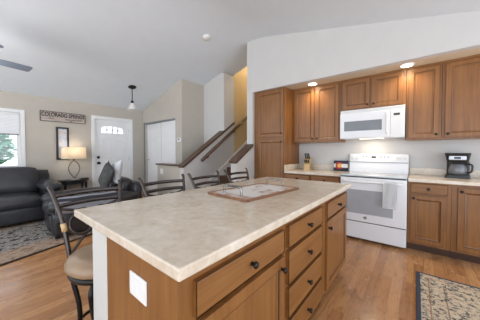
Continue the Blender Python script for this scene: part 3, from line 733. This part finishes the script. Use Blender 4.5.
# ------------------------------------------------------------------ rugs
rx, ry, rr = 1.15, 1.70, R(13)
M['rug_kitchen'] = mk_rug('distressed_kitchen_rug', 0.42, 1.05, [(-1, 0.03, (66, 72, 84), 1.0), (0.085, 0.095, (150, 104, 74), 0.75), (0.19, 0.20, (120, 96, 80), 0.7)],
    [(0.40, srgb(56, 62, 72)), (0.46, srgb(124, 120, 114)), (0.50, srgb(208, 192, 166)), (0.55, srgb(188, 164, 136)), (0.64, srgb(216, 204, 182))], 30)
solo('kitchen_rug', bx(0.02, 0.86, 0.78, 2.88, 0.0, 0.011, 0.003), M['rug_kitchen'], 'distressed beige and blue runner rug before the right base cabinets', 'rug', (0.44, 1.83, 0.0))
M['rug_living'] = mk_rug('distressed_living_rug', 0.9, 1.75, [(-1, 0.035, (58, 48, 44), 1.0), (0.035, 0.40, (176, 140, 110), 0.45)],
    [(0.42, srgb(42, 44, 50)), (0.47, srgb(104, 100, 97)), (0.51, srgb(176, 170, 162)), (0.56, srgb(100, 91, 84)), (0.63, srgb(186, 180, 172))], 13)
lr = R(16)
cxr, cyr = -3.42-0.9*math.cos(lr)-0.02, 0.36-0.9*math.sin(lr)-0.36
bm = box(new(), -0.9, 0.9, -1.75, 1.75, 0, 0.012, 0.003)
TRg = Matrix.Translation((cxr, cyr, 0)) @ Matrix.Rotation(lr, 4, 'Z'); bm.transform(TRg)
solo('living_rug', bm, M['rug_living'], 'large distressed grey and rust rug on the living room floor', 'rug', (cxr, cyr, 0), lr)

# ------------------------------------------------------------------ sofa by the window wall
def seating(name, label, T, W, D, nseat, leather, cat, bh=0.93, dz=0.0):
    """local: back at y=0..; front at -D; width along x centred; faces -y"""
    loc = T.to_translation(); rz = T.to_euler().z
    o = thing(name, label, cat, loc, rz)
    def L(bm): bm.transform(T); return bm
    aw = 0.24; hw = W/2
    part('base', L(box(new(), -hw+0.02, hw-0.02, -D+0.06, -0.02, 0.05, 0.26, 0.02)), leather, o)
    part('front_panel', L(cushion(new(), -hw+aw, hw-aw, -D+0.02, -D+0.10, 0.06, 0.30, 0.012, 0.03)), leather, o, smooth=True)
    sw = (W-2*aw)/nseat
    for i in range(nseat):
        x0 = -hw+aw+i*sw
        part('seat_cushion', L(cushion(new(), x0+0.005, x0+sw-0.005, -D+0.01, -0.26, 0.27, 0.47, 0.035, 0.06)), leather, o, smooth=True)
        Tb = Matrix.Translation((0, -0.22, 0.45)) @ Matrix.Rotation(R(-10), 4, 'X') @ Matrix.Translation((0, 0.22, -0.45))
        part('back_cushion', L(cushion(new(), x0+0.005, x0+sw-0.005, -0.36, -0.14, 0.44, bh, 0.025, 0.06, T=Tb)), leather, o, smooth=True)
    part('back_frame', L(cushion(new(), -hw+0.05, hw-0.05, -0.17, -0.01, 0.06, bh-0.05, 0.01, 0.05)), leather, o, smooth=True)
    for s in (-1, 1):
        a, b = (-hw, -hw+aw) if s < 0 else (hw-aw, hw)
        ar = part('arm', L(cushion(new(), a+0.02, b-0.02, -D+0.04, -0.06, 0.05, 0.52+dz, 0.008, 0.04)), leather, o, smooth=True)
        part('arm_pad', L(cushion(new(), a-0.015, b+0.015, -D+0.01, -0.08, 0.50+dz, 0.685+dz, 0.02, 0.085)), leather, ar, smooth=True)
    for sx in (-1, 1):
        for y in (-D+0.10, -0.10): part('foot', L(box(new(), sx*(hw-0.1)-0.03, sx*(hw-0.1)+0.03, y-0.03, y+0.03, 0.0, 0.06)), M['black_wood'], o)
    return o
TS = Matrix.Translation((XL+0.05, -0.12, 0.0125)) @ Matrix.Rotation(R(90), 4, 'Z')
seating('leather_sofa', 'charcoal leather sofa under the front window with padded arms', TS, 2.3, 0.92, 2, M['leather'], 'sofa')
lz = R(-4)
TL = Matrix.Translation((-4.28, 1.97, 0.0125)) @ Matrix.Rotation(lz, 4, 'Z')
seating('leather_armchair', 'dark leather armchair behind the bar stools holding throw and pillow', TL, 1.04, 1.30, 1, M['leather2'], 'armchair', 0.74, -0.14)

# striped throw over the near arm
def mk_stripe():
    m, nt, b = base_mat('striped_throw_cloth', 0.95)
    tc = nd(nt, 'ShaderNodeTexCoord'); sep = nd(nt, 'ShaderNodeSeparateXYZ'); nt.links.new(tc.outputs['Object'], sep.inputs[0])
    s = math_n(nt, 'FRACT', math_n(nt, 'MULTIPLY', sep.outputs[0], 11.0))
    c = ramp(nt, s, [(0.0, srgb(196, 198, 206)), (0.55, srgb(196, 198, 206)), (0.56, srgb(84, 84, 92)), (0.95, srgb(84, 84, 92))], 'CONSTANT')
    nt.links.new(c, b.inputs['Base Color']); return m
M['stripe'] = mk_stripe()
bm = new()
prof = [(0.28, 0.53), (0.285, 0.60), (0.30, 0.67), (0.345, 0.708), (0.40, 0.722), (0.45, 0.725), (0.51, 0.718), (0.57, 0.69), (0.598, 0.63), (0.60, 0.55), (0.60, 0.50)]
rows = []
for x, z in prof: rows.append([bm.verts.new((x-0.04, -1.24+0.80*j/12, z-0.138+0.004*math.sin(j*1.3))) for j in range(13)])
for i in range(len(rows)-1):
    for j in range(12): bm.faces.new((rows[i][j], rows[i][j+1], rows[i+1][j+1], rows[i+1][j]))
bmesh.ops.solidify(bm, geom=bm.faces[:], thickness=-0.008); bm.transform(TL)
solo('throw_blanket', bm, M['stripe'], 'grey and white striped throw over the near arm of armchair', 'blanket', TL @ Vector((0.45, -0.5, 0.68)), lz, smooth=True)
def pillow(name, mat, label, T, s=0.24):
    bm = new(); n = 10; top = []; bot = []
    for i in range(n+1):
        a, b_ = [], []
        for j in range(n+1):
            u, v = -1+2*i/n, -1+2*j/n; h = 0.065*((1-u**4)*(1-v**4))**0.6; k = 1-0.07*(1-abs(u))*abs(v)-0.0
            x, z = u*s*(1-0.08*(1-v*v)*abs(u)), v*s*(1-0.08*(1-u*u)*abs(v))
            a.append(bm.verts.new((x, -h-0.004, z))); b_.append(bm.verts.new((x, h+0.004, z)))
        top.append(a); bot.append(b_)
    for i in range(n):
        for j in range(n):
            bm.faces.new((top[i][j], top[i][j+1], top[i+1][j+1], top[i+1][j])); bm.faces.new((bot[i][j], bot[i+1][j], bot[i+1][j+1], bot[i][j+1]))
    for i in range(n):
        bm.faces.new((top[i][0], top[i+1][0], bot[i+1][0], bot[i][0])); bm.faces.new((top[i][n], bot[i][n], bot[i+1][n], top[i+1][n]))
        bm.faces.new((top[0][i], bot[0][i], bot[0][i+1], top[0][i+1])); bm.faces.new((top[n][i], top[n][i+1], bot[n][i+1], bot[n][i]))
    bm.transform(T); return solo(name, bm, mat, label, 'cushion', T.to_translation(), T.to_euler().z, smooth=True)
pillow('throw_pillow', M['pillow'], 'dark grey throw pillow propped against the back of armchair', TL @ Matrix.Translation((0.20, -0.52, 0.81)) @ Matrix.Rotation(R(-16), 4, 'X') @ Matrix.Rotation(R(20), 4, 'Y'), 0.215)
pillow('throw_pillow', M['pillow_light'], 'silvery throw pillow behind the dark grey one on armchair', TL @ Matrix.Translation((0.12, -0.36, 0.85)) @ Matrix.Rotation(R(-14), 4, 'X') @ Matrix.Rotation(R(-12), 4, 'Y'), 0.215)

# ------------------------------------------------------------------ side table, lamp, sign, picture
ty0 = 1.37
tb = thing('side_table', 'black half round side table against the wall by front door', 'table', (XL+0.16, ty0, 0))
pts = [(XL+0.02, ty0+0.34)]+[(XL+0.02+0.32*math.sin(a), ty0+0.34*math.cos(a)) for a in [k*math.pi/16 for k in range(1, 16)]]+[(XL+0.02, ty0-0.34)]
part('tabletop', prism(new(), pts, 'z', 0.60, 0.63), M['black_wood'], tb)
pts2 = [(XL+0.03, ty0+0.31)]+[(XL+0.03+0.28*math.sin(a), ty0+0.31*math.cos(a)) for a in [k*math.pi/16 for k in range(1, 16)]]+[(XL+0.03, ty0-0.31)]
part('apron', prism(new(), pts2, 'z', 0.545, 0.60), M['black_wood'], tb)
for y, x in ((-0.28, 0.06), (0.28, 0.06), (-0.15, 0.26), (0.15, 0.26)):
    part('leg', bx(XL+x-0.018, XL+x+0.018, ty0+y-0.018, ty0+y+0.018, 0.0, 0.545), M['black_wood'], tb)
lx, lyy = XL+0.19, ty0+0.03
lm = thing('table_lamp', 'lit table lamp with linen shade and looped metal stem', 'lamp', (lx, lyy, 0.6305))
part('base', lathe(new(), [(0.085, 0.6305), (0.085, 0.645), (0.03, 0.652), (0.012, 0.66)], (lx, lyy, 0), 24), M['steel'], lm, smooth=True)
for s in (-1, 1):
    P = smooth_path([(lx, lyy, 0.655), (lx, lyy+s*0.012, 0.68), (lx, lyy+s*0.075, 0.78), (lx, lyy+s*0.10, 0.88), (lx, lyy+s*0.07, 0.98), (lx, lyy, 1.06), (lx, lyy-s*0.02, 1.09)], 6)
    part('stem_loop', tube(new(), P, 0.010, 8), M['silver'], lm, smooth=True)
part('socket', lathe(new(), [(0.018, 1.06), (0.022, 1.08), (0.022, 1.16), (0.01, 1.17)], (lx, lyy, 0), 14), M['silver'], lm)
def sqshade(bm, r0x, r0y, r1x, r1y, z0, z1):
    def ring(a, b_, z): return [bm.verts.new((lx+a*math.copysign(abs(math.cos(t))**0.5, math.cos(t)), lyy+b_*math.copysign(abs(math.sin(t))**0.5, math.sin(t)), z)) for t in [2*math.pi*k/40 for k in range(40)]]
    A, B = ring(r0x, r0y, z0), ring(r1x, r1y, z1)
    for k in range(40): bm.faces.new((A[k], A[(k+1) % 40], B[(k+1) % 40], B[k]))
    bmesh.ops.solidify(bm, geom=bm.faces[:], thickness=0.004); return bm
part('lamp_shade', sqshade(new(), 0.15, 0.215, 0.14, 0.20, 1.09, 1.34), M['shade'], lm, 'glowing linen shade')
part('bulb', lathe(new(), [(0.012, 1.165), (0.03, 1.20), (0.03, 1.225), (0.012, 1.25), (0.002, 1.252)], (lx, lyy, 0), 14), emis('lamp_bulb', (255, 225, 185), 3), lm)
lamp('lamp_glow', 'POINT', (lx, lyy, 1.275), 1.3, (1.0, 0.85, 0.68), 0.05)
rm = thing('remote_control', 'small black remote lying on the side table beside lamp', 'remote', (XL+0.2, 1.59, 0.6305), R(20))
part('case', box(new(), XL+0.165, XL+0.235, 1.52, 1.66, 0.6305, 0.655, 0.006), M['black_plastic'], rm); part('keypad', box(new(), XL+0.18, XL+0.22, 1.54, 1.62, 0.655, 0.657), M['grey_mark'], rm)

def mk_sign():
    m, nt, b = base_mat('weathered_board', 0.8)
    g = noise(nt, coords(nt, (6, 2, 34)), 1.6, 5, 0.65, 0.5)
    nt.links.new(ramp(nt, g, [(0.3, srgb(128, 114, 106)), (0.5, srgb(182, 168, 158)), (0.7, srgb(206, 194, 186))]), b.inputs['Base Color']); return m
M['sign'] = mk_sign()
sg = thing('wall_sign', 'weathered wood sign lettered COLORADO SPRINGS on the living room wall', 'sign', (XL, 1.275, 1.9))
part('board', bx(XL+0.001, XL+0.02, 0.885, 1.665, 1.885, 2.095, 0.002), M['sign'], sg)
bm = new()
for y0, y1, z0, z1 in ((0.885, 1.665, 2.085, 2.097), (0.885, 1.665, 1.883, 1.893), (0.883, 0.895, 1.893, 2.085), (1.655, 1.667, 1.893, 2.085)): box(bm, XL+0.001, XL+0.026, y0, y1, z0, z1)
part('frame', bm, plain('sign_edge_wood', (96, 86, 80), 0.8), sg)
TTx = Matrix.Translation((XL+0.021, 1.275, 2.025)) @ Matrix.Rotation(R(90), 4, 'Z') @ Matrix.Rotation(R(90), 4, 'X')
bm = text_mesh('COLORADO SPRINGS', 0.115, 0.002, TTx @ Matrix.Diagonal((0.66, 1.05, 1, 1)), 0.003); part('lettering', bm, M['black_plastic'], sg, 'dark lettering')
bm = new()
for y0, y1, z in ((1.02, 1.10, 1.952), (1.30, 1.48, 1.946), (1.38, 1.42, 1.915), (1.5, 1.60, 1.948)): box(bm, XL+0.02, XL+0.0225, y0, y1, z-0.006, z+0.006)
part('painted_strokes', bm, M['dark_gap'], sg)

pc = thing('framed_picture', 'narrow black framed picture hanging under the wood sign', 'picture', (XL, 1.245, 1.08))
PY0, PY1, PZ0, PZ1 = 1.135, 1.355, 1.07, 1.775
bm = new()
for a in ((PY0, PY0+0.035, PZ0, PZ1), (PY1-0.035, PY1, PZ0, PZ1), (PY0+0.035, PY1-0.035, PZ0, PZ0+0.035), (PY0+0.035, PY1-0.035, PZ1-0.035, PZ1)): box(bm, XL+0.001, XL+0.028, *a)
part('frame', bm, M['black_wood'], pc)
def mk_art():
    m, nt, b = base_mat('pale_print', 0.3)
    f = noise(nt, coords(nt), 6, 3)
    nt.links.new(ramp(nt, f, [(0.42, srgb(186, 192, 204)), (0.55, srgb(206, 206, 210)), (0.66, srgb(204, 178, 158))]), b.inputs['Base Color']); return m
part('print', bx(XL+0.001, XL+0.012, PY0+0.035, PY1-0.035, PZ0+0.035, PZ1-0.035), mk_art(), pc)

# ------------------------------------------------------------------ ceiling fittings
px, py = -4.96, 2.28; pz = cz(px)
pd = thing('pendant_light', 'small pendant with frosted cone shade hanging near the front door', 'pendant lamp', (px, py, pz))
part('canopy', lathe(new(), [(0.085, 0.02), (0.085, -0.012), (0.05, -0.035), (0.012, -0.045), (0.006, -0.046)], (px, py, pz), 24), M['black'], pd, smooth=True)
part('rod', tube(new(), [(px, py, pz-0.04), (px, py, 2.37)], 0.009, 8), M['black'], pd)
part('socket_cap', lathe(new(), [(0.012, 2.39), (0.03, 2.375), (0.034, 2.335), (0.03, 2.33)], (px, py, 0), 16), M['black'], pd, smooth=True)
part('cone_shade', lathe(new(), [(0.03, 2.335), (0.05, 2.29), (0.085, 2.215), (0.105, 2.18), (0.10, 2.18), (0.08, 2.215), (0.045, 2.29), (0.026, 2.33)], (px, py, 0), 24, caps=False), M['frost'], pd, smooth=True)
sx_, sy_ = -2.93, 2.67; sz_ = cz(sx_)
Tsm = Matrix.Translation((sx_, sy_, sz_-0.002)) @ Matrix.Rotation(-math.atan(SL), 4, 'Y')
sm = thing('smoke_detector', 'round white smoke detector on the sloped ceiling', 'smoke detector', (sx_, sy_, sz_))
part('housing', lathe(new(), [(0.07, 0.0), (0.07, -0.02), (0.055, -0.038), (0.002, -0.04)], (0, 0, 0), 24, T=Tsm), M['white_plastic'], sm, smooth=True)
part('test_button', lathe(new(), [(0.014, -0.038), (0.014, -0.043), (0.002, -0.044)], (0.025, 0, 0), 12, T=Tsm), M['trim'], sm)
# ceiling fan: hub left of the frame, one blade tip in view
fx, fy, fz = -4.05, -0.17, 2.385
fn = thing('ceiling_fan', 'ceiling fan with a blue grey blade reaching into the upper left', 'ceiling fan', (fx, fy, cz(fx)))
part('canopy', lathe(new(), [(0.07, 0.02), (0.07, -0.03), (0.03, -0.06), (0.012, -0.065)], (fx, fy, cz(fx)), 20), M['silver'], fn, smooth=True)
part('downrod', tube(new(), [(fx, fy, cz(fx)-0.05), (fx, fy, fz+0.12)], 0.014, 8), M['silver'], fn)
part('motor', lathe(new(), [(0.03, 0.14), (0.10, 0.11), (0.12, 0.06), (0.12, 0.0), (0.08, -0.04), (0.002, -0.05)], (fx, fy, fz), 24), M['silver'], fn, smooth=True)
part('light_bowl', lathe(new(), [(0.09, -0.045), (0.085, -0.09), (0.05, -0.125), (0.002, -0.135)], (fx, fy, fz), 20), M['frost'], fn, smooth=True)
a0 = math.atan2(0.72, -0.13)
for k in range(5):
    a = a0+k*2*math.pi/5
    Tb = Matrix.Translation((fx, fy, fz)) @ Matrix.Rotation(a, 4, 'Z') @ Matrix.Rotation(R(-9), 4, 'X')
    bm = new(); prism(bm, [(0.20, -0.065), (0.50, -0.085), (0.70, -0.085), (0.715, -0.065), (0.715, 0.065), (0.70, 0.085), (0.50, 0.085), (0.20, 0.065)], 'z', -0.004, 0.004); bm.transform(Tb)
    bl2 = part('blade', bm, M['fan'], fn)
    bm = box(new(), 0.09, 0.26, -0.02, 0.02, 0.004, 0.010); bm.transform(Tb); part('blade_iron', bm, M['silver'], bl2)
lamp('added_fill_lamp', 'POINT', (fx, fy, fz-0.17), 12, (1.0, 0.96, 0.92), 0.09)  # fill added at the unseen fan hub to brighten living room and door
# upper stair light
lamp('stair_lamp', 'POINT', (-3.0, 5.0, 3.9), 13, (1.0, 0.78, 0.48), 0.12)

# ------------------------------------------------------------------ bar stools
def make_stool(label):
    o = thing('bar_stool', label, 'bar stool', group='bar stools along the island')
    part('seat_cushion', lathe(new(), [(0.17, 0.552), (0.20, 0.555), (0.218, 0.572), (0.220, 0.595), (0.205, 0.622), (0.155, 0.642), (0.08, 0.650), (0.002, 0.652)], n=32), M['tan_leather'], o, smooth=True)
    part('seat_ring', lathe(new(), [(0.13, 0.522), (0.200, 0.522), (0.207, 0.537), (0.200, 0.554), (0.13, 0.554)], n=32), M['black'], o, smooth=True)
    for sx in (-1, 1):
        for sy in (-1, 1):
            d = Vector((sx*0.7071, sy*0.7071, 0))
            P = smooth_path([d*0.165+Vector((0, 0, 0.535)), d*0.205+Vector((0, 0, 0.49)), d*0.205+Vector((0, 0, 0.44)), d*0.175+Vector((0, 0, 0.30)), d*0.175+Vector((0, 0, 0.16)), d*0.225+Vector((0, 0, 0.03)), d*0.24+Vector((0, 0, 0.0))], 5)
            part('leg', tube(new(), P, 0.014, 8), M['black'], o, smooth=True)
    part('footrest', tube(new(), [(0.178*math.cos(t), 0.178*math.sin(t), 0.19) for t in [2*math.pi*k/32 for k in range(32)]], 0.010, 8, True), M['black'], o, smooth=True)
    for sy in (-1, 1):
        P = smooth_path([(-0.175, sy*0.145, 0.535), (-0.195, sy*0.155, 0.64), (-0.222, sy*0.167, 0.77), (-0.256, sy*0.186, 0.885), (-0.288, sy*0.202, 0.965), (-0.306, sy*0.211, 1.003), (-0.325, sy*0.214, 1.018)], 5)
        ps = part('back_post', tube(new(), P, 0.015, 8, flat=(0.0115, 0.0135)), M['bronze'], o, smooth=True)
        Q = [Vector(p)+Vector((0, 0, 0)) for p in P[9:12]]
        part('wood_grip', tube(new(), Q, 0.0155, 8), M['knife_wood'], ps, 'tan wood grip', smooth=True)
    for z, x, hw, nm in ((0.962, -0.288, 0.202, 'top_rail'), (0.90, -0.262, 0.189, 'middle_rail')):
        P = [(x-0.03*(1-(t)**2), hw*t, z+0.004*(1-t*t)) for t in [-1+k/8 for k in range(17)]]
        part(nm, tube(new(), P, 0.012, 8, flat=(0.015, 0.007)), M['bronze'], o, smooth=True)
    for sy in (-1, 1):
        ring = [(-0.222-0.3*0.066*math.sin(t), sy*0.072+0.066*math.cos(t), 0.775+0.066*math.sin(t)) for t in [2*math.pi*k/24 for k in range(24)]]
        part('scroll_ring', tube(new(), ring, 0.009, 6, True), M['bronze'], o, smooth=True)
        P = smooth_path([(-0.256, sy*0.186, 0.885), (-0.256, sy*0.10, 0.86), (-0.25, sy*0.03, 0.855), (-0.215, sy*0.012, 0.75), (-0.20, sy*0.07, 0.69), (-0.185, sy*0.145, 0.60)], 5)
        part('scroll_bar', tube(new(), P, 0.009, 6), M['bronze'], o, smooth=True)
    return o
labels = ['tan seat bar stool at the near end of island, its seat in view', 'second bar stool from the near end, back beside the throw pillow',
          'third bar stool from the near end, before the half wall', 'farthest bar stool along the island, before the stair knee wall']
proto = make_stool(labels[0])
for i, (x, y, a) in enumerate(((-1.50, 0.53, 2), (-1.50, 1.09, -3), (-1.50, 1.62, 2), (-1.50, 2.16, 0))):
    o = proto if i == 0 else copy_tree(proto)
    o['label'] = labels[i]; o.location = (x, y, 0.0005); o.rotation_euler = (0, 0, R(a))

# ------------------------------------------------------------------ outside the front window
struct('ground', bx(-30, -6.13, -20, 20, -0.35, -0.15), plain('pale_driveway', (190, 188, 182), 0.9))
def tree(x, y, h, r, label):
    o = thing('garden_tree', label, 'tree', (x, y, -0.15))
    part('trunk', tube(new(), [(x, y, -0.15), (x+0.05, y, h*0.5), (x, y+0.05, h*0.8)], [0.12, 0.09, 0.05], 8), plain('bark', (110, 92, 78), 0.9), o)
    bm = new()
    for k in range(900):
        u = Vector((random.gauss(0, 1), random.gauss(0, 1), random.gauss(0, 1))).normalized()*r*random.random()**0.4
        c = Vector((x, y, h))+Vector((u.x, u.y, u.z*0.9)); a = random.random()*6.28; s = 0.09+0.08*random.random()
        e1 = Vector((math.cos(a), math.sin(a), random.uniform(-0.6, 0.6)))*s; e2 = Vector((-math.sin(a), math.cos(a), random.uniform(-0.6, 0.6)))*s*0.6
        bm.faces.new([bm.verts.new(c+q) for q in (e1, e2, -e1, -e2)])
    part('foliage', bm, M['leaf'], o)
M['leaf'] = plain('green_leaves', (118, 168, 138), 0.7, var=0.3, scale=3)
tree(-12.0, 0.35, 1.35, 0.75, 'leafy green tree seen through the right of front window')
tree(-15, -4.5, 1.9, 1.6, 'taller leafy tree standing beyond the front window')
